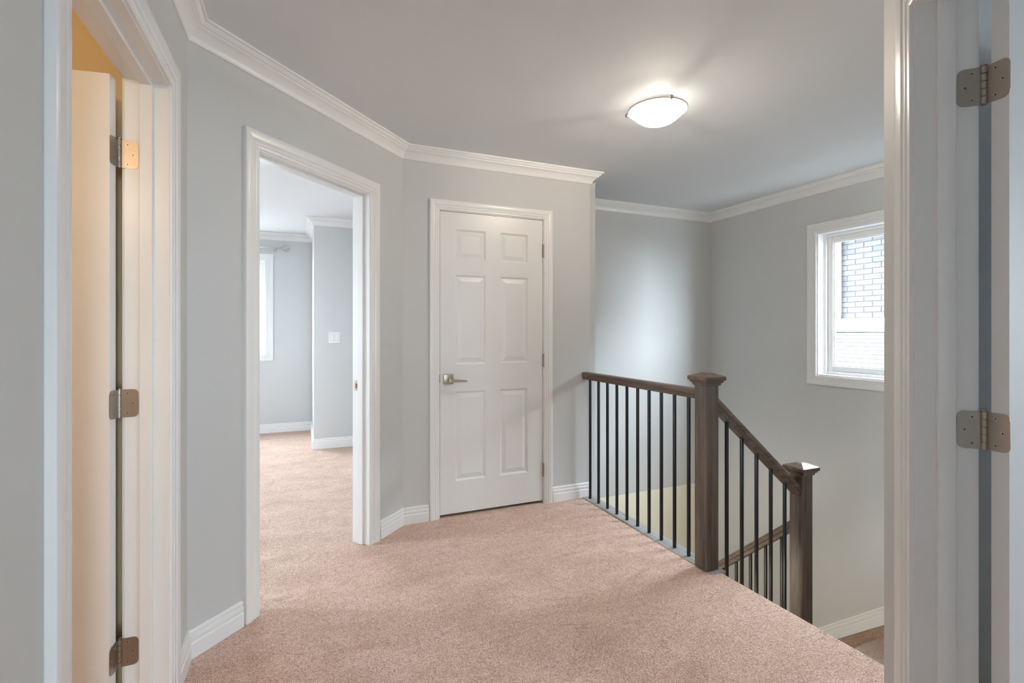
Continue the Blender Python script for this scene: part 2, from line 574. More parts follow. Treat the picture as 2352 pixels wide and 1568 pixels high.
# ------------------------------------------------------------------ crown mouldings
hall_loop = [(-0.40, REAR), A, B, C, (1.99, DY), (RX, DY), (RX, 0.8877), E0, E1, (E1[0], REAR)]
crown_names = ['on the left wall above the bathroom door', 'on the diagonal wall above the bedroom doorway', 'on the closet wall above the closed door',
               'along the closet return by the stairs', 'on the far stairwell wall', 'on the stair wall above the window', 'on the near stairwell wall',
               'on the right diagonal wall', 'along the rear right hall wall', 'on the rear wall of the hall']
for mb, nme in zip(sweep(hall_loop, CROWN, True, 1, lambda p, h: (p.x, p.y, h)), crown_names):
    trim(mb, 'white crown moulding ' + nme)
bed = [(-2.8, 2.40), (-2.8, 6.65), (0.11, 6.65), (0.11, 5.55), (0.56, 5.55), (0.56, 3.32)]
for mb, nme in zip(sweep(bed, CROWN, False, 1, lambda p, h: (p.x, p.y, h)), ['left bedroom wall', 'bedroom window wall', 'bedroom pier side', 'bedroom pier front above the switch', 'right bedroom wall']):
    trim(mb, 'white crown moulding on the ' + nme)

# ------------------------------------------------------------------ baseboards
base_run([(-0.40, 2.012), A, (A[0] + 0.232 * S2, A[1] + 0.232 * S2)], [('left', 'short white baseboard between bathroom casing and corner'), ('diagonal_left', 'white baseboard left of the bedroom doorway')])
base_run([(A[0] + 1.158 * S2, A[1] + 1.158 * S2), B, (0.759, 3.18)], [('diagonal_right', 'white baseboard right of the bedroom doorway'), ('closet_left', 'short white baseboard left of the closet door')])
base_run([(1.666, 3.18), (1.988, 3.18)], [('closet_right', 'white baseboard between closet door and railing')])
base_run([(-2.8, 6.65), (0.11, 6.65), (0.11, 5.55), (0.56, 5.55), (0.56, 5.30)], [('bedroom_far', 'white baseboard under the bedroom window'), ('bedroom_pier_side', 'white baseboard on the pier side'), ('bedroom_pier', 'white baseboard below the light switch'), ('bedroom_right', 'white baseboard on the right bedroom wall')])
base_run([E0, (E0[0] - 0.14 * S2, E0[1] - 0.14 * S2)], [('diagonal_corner', 'short white baseboard at the outside corner of the right diagonal wall')])


# ------------------------------------------------------------------ doors
def rounded(w, h, r, n=4, right_only=None):
    """outline (u, v): u from 0 to w, v from -h/2 to h/2, corners rounded only at u = w"""
    pts = [(0, -h / 2)]
    for k in range(n + 1):
        a = -math.pi / 2 + k / n * math.pi / 2
        pts.append((w - r + r * math.cos(a), -h / 2 + r + r * math.sin(a)))
    for k in range(n + 1):
        a = k / n * math.pi / 2
        pts.append((w - r + r * math.cos(a), h / 2 - r + r * math.sin(a)))
    pts.append((0, h / 2))
    return pts


def plate(mb, base, u, nrm, outline, t):
    """flat plate: outline (along u, up z) extruded along nrm by t"""
    rings = [[(base[0] + u[0] * a + nrm[0] * o, base[1] + u[1] * a + nrm[1] * o, base[2] + b) for a, b in outline] for o in (0, t)]
    return mb.loft(rings)


def screw(parent, p, nrm, r=0.0045):
    """countersunk cross-head screw: a ring, a sunk face and a cross slot"""
    n = Vector((nrm[0], nrm[1], 0))
    a = Vector((-nrm[1], nrm[0], 0))
    z = Vector((0, 0, 1))
    c = Vector(p)
    N = 12
    mb = MB()
    ring = lambda rr, o: [c + (a * math.cos(2 * math.pi * k / N) + z * math.sin(2 * math.pi * k / N)) * rr + n * o for k in range(N)]
    mb.loft([ring(r, -0.0005), ring(r, 0.0009), ring(r * 0.78, 0.0009), ring(r * 0.70, 0.0003)])
    o = mb.build('screw', 'screw', parent)
    mb = MB()
    for d1, d2 in ((a, z), (z, a)):
        q = [c + d1 * (s * r * 0.55) + d2 * (t * r * 0.15) for s, t in ((-1, -1), (1, -1), (1, 1), (-1, 1))]
        mb.loft([[v + n * 0.0001 for v in q], [v + n * 0.0006 for v in q]])
    cr = mb.build('screw', 'dark', parent)
    return o, cr


def hinge(parent, pin, zc, jdir, jn, joff, ddir, dn, doff, wleaf=0.038, h=0.089, screws=True, label=None):
    """butt hinge: barrel mesh with two leaves and screws. jdir/ddir: from the pin along jamb and door edge; jn/dn: outward normals of those faces;
    joff/doff: how far the face starts from the pin along its normal (negative: behind the pin)."""
    R = 0.0070
    mb = MB()
    for k in range(5):
        a0 = -h / 2 + k * h / 5 + 0.0008
        mb.lathe([(R, a0), (R, a0 + h / 5 - 0.0016)], (pin[0], pin[1], zc), 14)
    mb.lathe([(0.0035, -h / 2 - 0.001), (0.0035, h / 2 + 0.002), (0.0068, h / 2 + 0.002), (0.0072, h / 2 + 0.0045), (0.004, h / 2 + 0.006)], (pin[0], pin[1], zc), 14)
    hg = mb.build('hinge', 'nickel', parent, smooth=True)
    if label:
        hg['label'] = label
    for d, n, off, nm in ((jdir, jn, joff, 'j'), (ddir, dn, doff, 'd')):
        base = (pin[0] + n[0] * off, pin[1] + n[1] * off, zc)
        mb = MB()
        ol = rounded(wleaf + 0.012, h - 0.001, 0.014)
        plate(mb, base, d, n, ol, 0.0016)
        mb.build('hinge_leaf', 'nickel', hg)
        if screws:
            for uu, vv in ((0.022, 0.031), (0.036, 0.0), (0.022, -0.031)):
                screw(hg, (base[0] + d[0] * uu + n[0] * 0.0016, base[1] + d[1] * uu + n[1] * 0.0016, zc + vv), n)
    return hg


def panel_door(parent, w, h, t, z0, cols, rows, name='leaf', label=None, x0=0.0, y0=0.0, loc=None, rotz=None):
    """six panel moulded door leaf; local x along the leaf from x0, y thickness from y0 to y0+t. Panels are children."""
    y1 = y0 + t
    rec, st = 0.0105, 0.012
    xs = sorted({x0, x0 + w} | {x0 + c for cc in cols for c in cc})
    zs = sorted({z0, z0 + h} | {r for rr in rows for r in rr})
    op = [(x0 + c[0], x0 + c[1], r[0], r[1]) for c in cols for r in rows]
    mb = cells(xs, [y0, y1], zs, lambda x, y, z: not any(o[0] < x < o[1] and o[2] < z < o[3] for o in op))
    bm = mb.bm
    # sloped sticking round each opening, on both faces
    for a, b, c, d in op:
        for ys, sg in ((y0, 1), (y1, -1)):
            r0 = [(a, ys, c), (b, ys, c), (b, ys, d), (a, ys, d)]
            r1 = [(a + st * 0.35, ys + sg * 0.002, c + st * 0.35), (b - st * 0.35, ys + sg * 0.002, c + st * 0.35), (b - st * 0.35, ys + sg * 0.002, d - st * 0.35), (a + st * 0.35, ys + sg * 0.002, d - st * 0.35)]
            r2 = [(a + st, ys + sg * rec, c + st), (b - st, ys + sg * rec, c + st), (b - st, ys + sg * rec, d - st), (a + st, ys + sg * rec, d - st)]
            mb.loft([r0, r1, r2], cap=False)
    lf = mb.build(name, 'trim_door', parent, loc, rotz)
    if label:
        lf['label'] = label
    bv = 0.028
    for a, b, c, d in op:
        mb = MB()
        rr = []
        for off, dep in ((st - 0.001, rec), (st + 0.003, rec), (st + 0.004 + bv, 0.0018), (st + 0.0045 + bv, 0.0018)):
            rr.append((off, dep))
        rings = [[(a + o, y0 + dp, c + o), (b - o, y0 + dp, c + o), (b - o, y0 + dp, d - o), (a + o, y0 + dp, d - o)] for o, dp in reversed(rr)]
        rings += [[(a + o, y1 - dp, c + o), (b - o, y1 - dp, c + o), (b - o, y1 - dp, d - o), (a + o, y1 - dp, d - o)] for o, dp in rr]
        mb.loft(rings)
        mb.build('panel', 'trim_door', lf)
    return lf


# slightly embossed white door skin
m, nt, b = mat('white_door_skin')
b.inputs['Base Color'].default_value = (0.775, 0.78, 0.78, 1)
b.inputs['Roughness'].default_value = 0.34
vv = coords(nt, (160, 160, 5))
nn = add(nt, 'ShaderNodeTexNoise', Scale=1.0, Detail=4.0, Distortion=0.6)
nt.links.new(vv, nn.inputs['Vector'])
bump(nt, b, nn.outputs['Fac'], 0.16, 0.0008)
M['trim_door'] = m


def door_frame(root, s0, s1, ztop, cw, depth=0.117, stop=(0.042, 0.076), reveal=0.005, cw_l=None, cw_r=None, stops=True, back=True):
    """jambs, stops and mitred casing round an opening whose jamb faces are at s0, s1 and head at ztop (root local frame)"""
    jt = 0.018
    MB().box((s0 - jt, -0.001, 0), (s0, depth, ztop)).build('side_jamb', 'trim', root)
    MB().box((s1, -0.001, 0), (s1 + jt, depth, ztop)).build('side_jamb', 'trim', root)
    MB().box((s0 - jt, -0.001, ztop), (s1 + jt, depth, ztop + jt)).build('head_jamb', 'trim', root)
    if stops:
        st = 0.013
        MB().box((s0 - 0.001, stop[0], 0), (s0 + st, stop[1], ztop), bev=0.0015).build('door_stop', 'trim', root)
        MB().box((s1 - st, stop[0], 0), (s1 + 0.001, stop[1], ztop), bev=0.0015).build('door_stop', 'trim', root)
        MB().box((s0 + st, stop[0], ztop - st), (s1 - st, stop[1], ztop + 0.001), bev=0.0015).build('door_stop', 'trim', root)
    for sgn in (1, -1) if back else (1,):
        path = [(s0 - reveal, 0), (s0 - reveal, ztop + reveal), (s1 + reveal, ztop + reveal), (s1 + reveal, 0)]
        prof = casing_prof(cw)
        f = (lambda p, t: (p.x, -t, p.y)) if sgn == 1 else (lambda p, t: (p.x, 0.115 + t, p.y))
        for mb, nm in zip(sweep(path, prof, False, -1, f), ('side_casing', 'head_casing', 'side_casing')):
            mb.build(nm, 'trim', root, smooth=True)


# closet door -----------------------------------------------------------
d1 = thing('door_1', 'closed white six panel closet door with a square nickel lever handle', 'door', (0.0, 3.18, 0), 0.0, 'structure')
door_frame(d1, 0.832, 1.593, 2.031, 0.064, stop=(0.04, 0.075), back=False)
panel_door(d1, 0.755, 2.008, 0.035, 0.020, [(0.105, 0.323), (0.427, 0.640)], [(0.232, 0.832), (1.012, 1.612), (1.713, 1.918)], x0=0.8350, y0=0.003)
for zc in (1.807, 1.023, 0.236):
    hg = hinge(d1, (1.5935, -0.004), zc, (0, 1), (-1, 0), -0.0015, (0, 1), (1, 0), -0.0025, screws=False)
hd = MB().box((0.859, -0.009, 0.883), (0.925, 0.003, 0.949), bev=0.003, seg=2).build('door_handle', 'nickel_light', d1, smooth=True)
hd['label'] = 'satin nickel lever on a square rose'
MB().lathe([(0.011, -0.056), (0.0115, -0.052), (0.0105, -0.009)], (0.892, 0, 0.913), 20, 'Y').build('lever_neck', 'nickel_light', hd, smooth=True)
lv = MB()
lv.loft([[(x, -0.050 - ty + dy, 0.913 + dz - (x - 0.882) * 0.075) for dy, dz in ((-ty, -tz), (ty, -tz), (ty, tz), (-ty, tz))]
         for x, ty, tz in ((0.880, 0.006, 0.010), (0.886, 0.0065, 0.0105), (0.905, 0.006, 0.010), (0.94, 0.0055, 0.0090), (0.985, 0.005, 0.0070), (1.003, 0.0045, 0.0055), (1.006, 0.0025, 0.004))])
lv.build('lever', 'nickel_light', hd, smooth=True)
lt = MB().box((0.8275, -0.0045, 0.895), (0.8345, 0.004, 0.947), bev=0.0015).build('strike_plate', 'nickel', d1)
lt['label'] = 'dark strike plate lip at the door edge'

# bathroom door ---------------------------------------------------------
A0 = 1.160
d2 = thing('door_2', 'white six panel bathroom door standing open in warm light', 'door', (-0.40, A0, 0), math.radians(90), 'structure')
door_frame(d2, 0.0, 0.752, 2.033, 0.083, depth=0.117)
TH = math.radians(99)
PIN = (0.7505, 0.130)
lf = panel_door(d2, 0.742, 2.010, 0.035, 0.012, [(0.105, 0.323), (0.420, 0.638)], [(0.232, 0.832), (1.012, 1.612), (1.713, 1.918)], x0=0.0035, y0=0.0125, loc=(PIN[0], PIN[1], 0), rotz=math.pi - TH)
# leaf frame: local x from the pin along the leaf, y towards the hall face of the closed door
dx, dy = math.cos(math.pi - TH), math.sin(math.pi - TH)
ddir = (-dy, dx)
for zc in (1.795, 1.010, 0.225):
    hinge(d2, PIN, zc, (0, -1), (-1, 0), -0.0015, ddir, (-dx, -dy), -0.0035)

# right hand door -------------------------------------------------------
d3 = thing('door_3', 'white panel door swung open on nickel hinges in the right diagonal wall', 'door', (E0[0], E0[1], 0), math.radians(-135), 'structure')
S0 = 0.230
door_frame(d3, S0, S0 + 0.760, 2.033, 0.083, depth=0.118)
TH3 = math.radians(124)
PIN3 = (S0 + 0.0015, 0.131)
lf = panel_door(d3, 0.750, 2.010, 0.035, 0.012, [(0.105, 0.323), (0.427, 0.645)], [(0.232, 0.832), (1.012, 1.612), (1.713, 1.918)], x0=0.0035, y0=-0.0475, loc=(PIN3[0], PIN3[1], 0), rotz=TH3)
dx, dy = math.cos(TH3), math.sin(TH3)
for zc in (1.812, 1.006, 0.215):
    hinge(d3, PIN3, zc, (0, -1), (1, 0), -0.0015, (dy, -dx), (-dx, -dy), -0.0035)

# open bedroom doorway --------------------------------------------------
d4 = thing('door_4', 'white cased open doorway in the diagonal wall leading to the bright bedroom', 'doorway', (A[0], A[1], 0), math.radians(45), 'structure')
door_frame(d4, 0.320, 1.070, 2.025, 0.073, depth=0.117, stop=(0.040, 0.076))
sp = MB().box((1.0685, 0.078, 0.888), (1.0702, 0.108, 0.948)).build('strike_plate', 'nickel_light', d4)
sp['label'] = 'nickel strike plate on the bedroom door jamb'
MB().box((1.0680, 0.086, 0.902), (1.0700, 0.099, 0.930)).build('strike_hole', 'rust', sp)
screw(sp, (1.0685, 0.093, 0.941), (-1, 0), 0.003)
screw(sp, (1.0685, 0.093, 0.894), (-1, 0), 0.003)

# white casing of another opening on the bedroom's right wall
ec = thing('door_5', 'white casing edge of the closet opening on the right bedroom wall', 'doorway', (0.56, 5.38, 0), math.radians(-90), 'structure')
for mb, nm in zip(sweep([(0.078, 0), (0.078, 2.035), (0.84, 2.035), (0.84, 0)], casing_prof(0.073), False, -1, lambda p, t: (p.x, -t, p.y)), ('side_casing', 'head_casing', 'side_casing')):
    mb.build(nm, 'trim', ec, smooth=True)
panel_door(ec, 0.755, 2.008, 0.030, 0.012, [(0.105, 0.323), (0.427, 0.645)], [(0.232, 0.832), (1.012, 1.612), (1.713, 1.918)], x0=0.081, y0=-0.006)


# ------------------------------------------------------------------ windows
def window(name, label, origin, deg, w, z0, z1, cw, depth=0.115, frame_w=0.035, sash_w=0.045, mullions=0, grid=False, casing=True):
    """origin: left lower corner line of the opening on the room face; local x to the right, y out"""
    root = thing(name, label, 'window', (origin[0], origin[1], 0), math.radians(deg), 'structure')
    h = z1 - z0

    def ring(nm, a, b, c, d, wd, y0, y1, par, mt='vinyl', bev=0.003):
        for lo, hi in (((a, y0, c), (a + wd, y1, d)), ((b - wd, y0, c), (b, y1, d)), ((a + wd, y0, d - wd), (b - wd, y1, d)), ((a + wd, y0, c), (b - wd, y1, c + wd))):
            MB().box(lo, hi, bev=bev, seg=1).build(nm, mt, par)
    # jamb extension lining the opening
    jt = 0.012
    for lo, hi in (((-0.001, 0, z0), (jt, depth * 0.62, z1)), ((w - jt, 0, z0), (w + 0.001, depth * 0.62, z1)), ((jt, 0, z1 - jt), (w - jt, depth * 0.62, z1 + 0.001)), ((jt, 0, z0 - 0.001), (w - jt, depth * 0.62, z0 + jt))):
        MB().box(lo, hi).build('jamb_liner', 'trim', root)
    ring('window_frame', 0.0, w, z0, z1, frame_w, depth * 0.58, depth + 0.02, root)
    n = mullions + 1
    iw = (w - 2 * frame_w) / n
    for k in range(n):
        a = frame_w + k * iw
        ring('sash', a, a + iw, z0 + frame_w, z1 - frame_w, sash_w, depth * 0.70, depth + 0.01, root)
        ring('glazing_bead', a + sash_w, a + iw - sash_w, z0 + frame_w + sash_w, z1 - frame_w - sash_w, 0.008, depth * 0.76, depth * 0.92, root, bev=0.0015)
        pn = MB().box((a + sash_w - 0.004, depth * 0.84, z0 + frame_w + sash_w - 0.004), (a + iw - sash_w + 0.004, depth * 0.84 + 0.004, z1 - frame_w - sash_w + 0.004)).build('pane', 'glass', root)
        if grid:
            x0, x1, c, d = a + sash_w, a + iw - sash_w, z0 + frame_w + sash_w, z1 - frame_w - sash_w
            for q in range(1, 4):
                zz = c + (d - c) * q / 4
                MB().box((x0, depth * 0.87, zz - 0.008), (x1, depth * 0.95, zz + 0.008)).build('muntin', 'vinyl', root)
            xm = (x0 + x1) / 2
            MB().box((xm - 0.008, depth * 0.87, c), (xm + 0.008, depth * 0.95, d)).build('muntin', 'vinyl', root)
    if casing:
        path = [(0, z0), (0, z1), (w, z1), (w, z0)]
        for mb, nm in zip(sweep(path, casing_prof(cw), True, -1, lambda p, t: (p.x, -t, p.y)), ('side_casing', 'head_casing', 'side_casing', 'sill_casing')):
            mb.build(nm, 'trim', root, smooth=True)
    return root


window('window_1', 'white framed stairwell window looking at the pale brick house', (RX, WIN[1]), -90, WIN[1] - WIN[0], WIN[2], WIN[3], 0.072)
window('window_2', 'white bedroom window with grilles under the curtain rod', (-1.60, 6.65), 0, 1.20, 0.945, 2.09, 0.075, mullions=1, grid=True)
window('window_3', 'white window of the right hand room', (3.93 - 0.6, -1.9), 180, 0.5, 0.9, 2.1, 0.07)
window('fill_window_rear', 'added unseen window behind the camera, filling the hall with daylight', (E1[0] + 0.12 - 0.25, REAR), 180, 0.40, 0.65, 2.08, 0.06)  # invented opening behind the camera, lets in fill daylight for the hall
window('fill_window_bedroom', 'added unseen window in the left bedroom wall, brightening the bedroom', (-2.8, 3.3), 90, 0.65, 0.8, 2.15, 0.07)  # extra opening out of view, added to make the bedroom brighter
R90 = math.radians(90)
portal('portal_stair', (RX + 0.16, (WIN[0] + WIN[1]) / 2, 1.45), (0, R90, 0), 1.1, 0.94)
portal('portal_bedroom', (-1.0, 6.65 + 0.16, 1.52), (-R90, 0, 0), 1.15, 1.1)
portal('portal_side', (3.93 - 0.85, -1.9 - 0.16, 1.5), (R90, 0, 0), 0.5, 1.18)
portal('portal_rear', (E1[0] + 0.12 - 0.45, REAR - 0.16, 1.365), (R90, 0, 0), 0.39, 1.43)
portal('portal_bedroom_left', (-2.8 - 0.16, 3.625, 1.475), (0, -R90, 0), 1.33, 0.64)


# ------------------------------------------------------------------ staircase
RISE, RUN = 0.19, 0.218
stair = thing('staircase', 'carpeted stairs turning down beside the grey window wall', 'stairs', (1.985, 0.8877, 0))


def step(name, x0, x1, y0, y1, z, th, nose):
    """carpeted board with a rounded nosing; nose: 'x' or 'y' edge that is rounded"""
    ox, oy = 1.985, 0.8877
    mb = MB()
    r = th / 2
    if nose == 'x':
        prof = [(x0, z - th)] + [(x1 - r + r * math.cos(a), z - r + r * math.sin(a)) for a in [(-90 + 22.5 * k) * math.pi / 180 for k in range(9)]] + [(x0, z)]
        mb.loft([[(x - ox, y0 - oy, zz) for x, zz in prof], [(x - ox, y1 - oy, zz) for x, zz in prof]])
    else:
        prof = [(y0, z - th)] + [(y1 - r + r * math.cos(a), z - r + r * math.sin(a)) for a in [(-90 + 22.5 * k) * math.pi / 180 for k in range(9)]] + [(y0, z)]
        mb.loft([[(x0 - ox, y - oy, zz) for y, zz in prof], [(x1 - ox, y - oy, zz) for y, zz in prof]])
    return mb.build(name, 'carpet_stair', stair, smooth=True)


YS0, YS1 = 0.892, 1.95
for k in range(3):
    xa = 1.985 + k * 0.222
    step('tread', xa, xa + 0.222 + 0.02, YS0, YS1, -RISE * (k + 1), 0.036, 'x')
for k in range(4):
    xa = 1.985 + k * 0.222
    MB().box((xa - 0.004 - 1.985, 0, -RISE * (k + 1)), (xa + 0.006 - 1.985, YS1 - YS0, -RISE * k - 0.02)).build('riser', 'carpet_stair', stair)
step('landing', 1.985 + 3 * 0.222, RX - 0.003, YS0, 2.03, -0.76, 0.036, 'y')
NT = 8
for k in range(NT):
    ya = 2.03 - 0.02 + k * RUN
    MB().box((2.62 - 1.985, ya - 0.004 - 0.8877, -0.76 - RISE * (k + 1)), (RX - 0.003 - 1.985, ya + 0.006 - 0.8877, -0.76 - RISE * k - 0.02)).build('riser', 'carpet_stair', stair)
    step('tread', 2.62, 3.744, ya, min(ya + RUN + 0.02, DY - 0.003), -0.76 - RISE * (k + 1), 0.036, 'y')
MB().box((1.985 + 0.66 - 1.985, 0, LOW), (RX - 0.003 - 1.985, 2.0 - 0.8877, -0.80)).build('landing_base', 'paint', stair)
# carpet-wrapped stringer between the treads and the skirting board
sy0, sy1 = 2.012, DY - 0.004
zst = lambda y: -0.862 - (y - 2.201) * RISE / RUN
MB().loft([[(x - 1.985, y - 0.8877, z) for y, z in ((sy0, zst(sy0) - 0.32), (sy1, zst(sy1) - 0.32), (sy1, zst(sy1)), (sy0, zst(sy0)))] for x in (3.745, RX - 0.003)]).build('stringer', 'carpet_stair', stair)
# sloped skirting board on the window wall
sl = -RISE / RUN
q0 = (2.06, -0.612)
pr = [(t, z) for t, z in BASE]
mb = MB()
kk = 1.30
rings = []
for y in (2.02, 3.82):
    zl = -0.857 + (y - 2.201) * sl
    rings.append([(RX - t, y, zl + z * kk * 0.98) for t, z in pr])
mb.loft(rings)
o = mb.build('baseboard_stair', 'trim', smooth=True)
tag(o, 'white sloped skirting board following the stairs under the window', 'baseboard', 'structure')
base_run([(RX, 2.02), (RX, 0.8877), (2.66, 0.8877)], [('landing', 'white baseboard on the stair landing'), ('landing_near', 'white baseboard on the near stair wall')], z=-0.76 + 0.03)


# ------------------------------------------------------------------ newels, railings
def newel(label, loc, z_bot, z_top):
    root = thing('newel_post', label, 'newel post', (loc[0], loc[1], 0), group=None)
    w = 0.0415
    MB().box((-w, -w, z_bot), (w, w, z_top - 0.05), bev=0.002).build('post', 'woodz', root)
    mb = MB()
    sq = lambda r, z: [(-r, -r, z), (r, -r, z), (r, r, z), (-r, r, z)]
    mb.loft([sq(w + 0.002, z_top - 0.068), sq(w + 0.006, z_top - 0.066), sq(w + 0.008, z_top - 0.060), sq(w + 0.008, z_top - 0.056), sq(w + 0.013, z_top - 0.053), sq(w + 0.017, z_top - 0.047), sq(w + 0.018, z_top - 0.042),
             sq(w + 0.024, z_top - 0.040), sq(w + 0.0255, z_top - 0.037), sq(w + 0.0255, z_top - 0.022), sq(w + 0.0235, z_top - 0.0195), sq(0.024, z_top - 0.003), sq(0.012, z_top)])
    mb.build('cap', 'woodx', root)
    return root


N1 = (1.940, 1.974)
N2 = (2.652, 1.974)
newel('tall dark stained oak newel post at the carpet edge, cap above the rails', N1, 0.005, 1.022)
newel('lower dark stained oak newel post on the landing, its cap shining in window light', N2, -0.76, 0.478)
RAILP = [(-0.024, -0.052), (0.024, -0.052), (0.026, -0.047), (0.026, -0.034), (0.029, -0.031), (0.0315, -0.027), (0.0315, -0.012), (0.028, -0.004), (0.018, 0.0), (-0.018, 0.0),
         (-0.028, -0.004), (-0.0315, -0.012), (-0.0315, -0.027), (-0.029, -0.031), (-0.026, -0.034), (-0.026, -0.047)]


def handrail(parent, p0, p1):
    """p0, p1: top centre line ends (parent local); mesh runs along its own x so the grain follows the rail; ends cut plumb"""
    d = Vector(p1) - Vector(p0)
    hz = math.hypot(d.x, d.y)
    k = d.z / hz
    L = hz
    mb = MB()
    c = math.sqrt(1 + k * k)
    mb.loft([[(x, a, b * c + k * x) for a, b in RAILP] for x in (0, L)])
    o = mb.build('handrail', 'woodx', parent, p0, math.atan2(d.y, d.x), smooth=True)
    return o


def baluster(parent, x, y, z0, z1, mesh=[None]):
    w = 0.0078
    return MB().box((x - w, y - w, z0), (x + w, y + w, z1), bev=0.0022, seg=2).build('baluster', 'black', parent, smooth=True)


lr = thing('landing_railing', 'level railing with oak handrail and ten black balusters beside the closet wall', 'railing', (1.948, 3.18, 0))
handrail(lr, (-0.003, 0.0, 0.930), (-0.003, N1[1] + 0.041 - 3.18, 0.930))
for k in range(10):
    baluster(lr, 0.0, 3.118 - 0.1118 * k - 3.18, 0.0, 0.882)
cb = MB().box((1.908 - 1.948, 1.906 - 3.18, -0.03), (2.004 - 1.948, -0.002, 0.005), bev=0.003).build('base_plate', 'wood_curb', lr)
cb['label'] = 'grey stained oak curb board under the balusters'

ur = thing('stair_railing', 'short sloping railing with five black balusters between the two newel posts', 'railing', (N1[0], N1[1], 0))
su = -0.862
zt = lambda x: 0.903 + su * (x - 1.981)
handrail(ur, (0.0416, 0, zt(1.981)), (N2[0] - 0.0416 - N1[0], 0, zt(N2[0] - 0.0416)))
for x in (2.080, 2.189, 2.298, 2.408, 2.518):
    tread = -RISE * (1 + int((x - 1.985) / 0.222))
    baluster(ur, x - N1[0], 0.0, tread, zt(x) - 0.066)

wr = thing('stair_railing', 'lower sloping railing descending from the landing newel behind the upper balusters', 'railing', (N2[0], N2[1], 0))
sw = -0.872
zw = lambda y: 0.120 + sw * (y - 2.038)
handrail(wr, (0, 0.0416, zw(N2[1] + 0.0416)), (0, DY - 0.15 - N2[1], zw(DY - 0.15)))
for k in range(14):
    y = 2.098 + 0.1125 * k
    kk = int((y - 2.03) / RUN)
    baluster(wr, 0, y - N2[1], -0.76 - RISE * (kk + 1), zw(y) - 0.066)


# ------------------------------------------------------------------ ceiling lamp
def ceiling_lamp(label, x, y, rot, power, bulbs=True):
    root = thing('ceiling_lamp', label, 'lamp', (x, y, HC), rot)
    MB().lathe([(0.058, 0.0), (0.058, -0.012), (0.052, -0.016), (0.0, -0.016)], n=32).build('ceiling_pan', 'fascia', root, smooth=True)
    prof = [(0.151, -0.028), (0.146, -0.031), (0.135, -0.041), (0.122, -0.054), (0.105, -0.069), (0.083, -0.084), (0.056, -0.095), (0.028, -0.1005), (0.0, -0.102)]
    inn = [(max(r - 0.002, 0.0), z + 0.004) for r, z in prof]
    mb = MB()
    n = 48
    ring = lambda r, z: [(max(r, 1e-5) * math.cos(2 * math.pi * i / n), max(r, 1e-5) * math.sin(2 * math.pi * i / n), z) for i in range(n)]
    mb.loft([ring(r, z) for r, z in prof], cap=False)
    mb.build('glass_shade', 'shade', root, smooth=True)
    MB().lathe([(0.1525, -0.0265), (0.1525, -0.0305), (0.1475, -0.0325), (0.1475, -0.0285)], n=48).build('shade_rim', 'plastic', root, smooth=True)
    for k in range(3):
        a = math.radians(90 + 120 * k)
        ca, sa = math.cos(a), math.sin(a)
        cl = MB()
        cl.tube([(0.058 * ca, 0.058 * sa, -0.010), (0.12 * ca, 0.12 * sa, -0.014), (0.154 * ca, 0.154 * sa, -0.022), (0.157 * ca, 0.157 * sa, -0.030), (0.150 * ca, 0.150 * sa, -0.040)], [0.003, 0.003, 0.004, 0.0055, 0.005], 10)
        kn = MB()
        cl.build('clip', 'nickel', root, smooth=True)
        kn.lathe([(0.0, -0.009), (0.007, -0.008), (0.0085, 0.0), (0.006, 0.007), (0.0, 0.008)], (0.157 * ca, 0.157 * sa, -0.030), 14).build('clip_knob', 'nickel', root, smooth=True)
    MB().lathe([(0.0, -0.104), (0.003, -0.104), (0.0035, -0.101), (0.0, -0.100)], n=12).build('finial', 'nickel', root, smooth=True)
    if bulbs:
        for dx in (-0.012,):
            bl = bpy.data.lights.new('bulb_light', 'POINT')
            bl.energy = power
            bl.color = (1.0, 0.90, 0.77)
            bl.shadow_soft_size = 0.025
            lo = bpy.data.objects.new('bulb_light', bl)
            COL.objects.link(lo)
            lo.parent = root
            lo.location = (dx, -0.004, -0.036)
    return root


ceiling_lamp('frosted glass dome ceiling lamp with nickel clips, lit', 1.705, 2.075, math.radians(46), LAMP_W)


def added_fill_lamp(name, label, loc, power, col, soft=0.08):
    """unseen flush lamp, added to brighten a space out of view"""
    root = thing(name, label, 'lamp', loc)
    MB().lathe([(0.12, 0.0), (0.12, -0.012), (0.05, -0.018)], n=24).build('ceiling_pan', 'fascia', root, smooth=True)
    bl = bpy.data.lights.new('bulb_light', 'POINT')
    bl.energy = power
    bl.color = col
    bl.shadow_soft_size = soft
    lo = bpy.data.objects.new('bulb_light', bl)
    COL.objects.link(lo)
    lo.parent = root
    lo.location = (0, 0, -0.03 - soft)
    return root


bs = thing('bathroom_sconce', 'warm wall lamp above the bathroom vanity', 'lamp', (-1.15, 0.2, 1.9))
MB().box((-0.22, 0.0, -0.05), (0.22, 0.02, 0.05), bev=0.004).build('back_plate', 'nickel_light', bs)
for bx in (-0.15, 0.15):
    MB().tube([(bx, 0.02, 0.0), (bx, 0.09, 0.0), (bx, 0.10, 0.03)], 0.008, 8).build('arm', 'nickel_light', bs, smooth=True)
    bl = bpy.data.lights.new('bulb_light', 'POINT')
    bl.energy = BATH_W / 2
    bl.color = (1.0, 0.77, 0.52)
    bl.shadow_soft_size = 0.04
    lo = bpy.data.objects.new('bulb_light', bl)
    COL.objects.link(lo)
    lo.parent = bs
    lo.location = (bx, 0.11, 0.08)

added_fill_lamp('lower_hall_fill_light', 'added unseen fill lamp under the floor, brightening the lower stairwell', (1.1, 2.5, -0.26), DOWN_W, (1.0, 0.96, 0.88), 0.25)  # added light source below floor level, lifts the cream stairwell wall

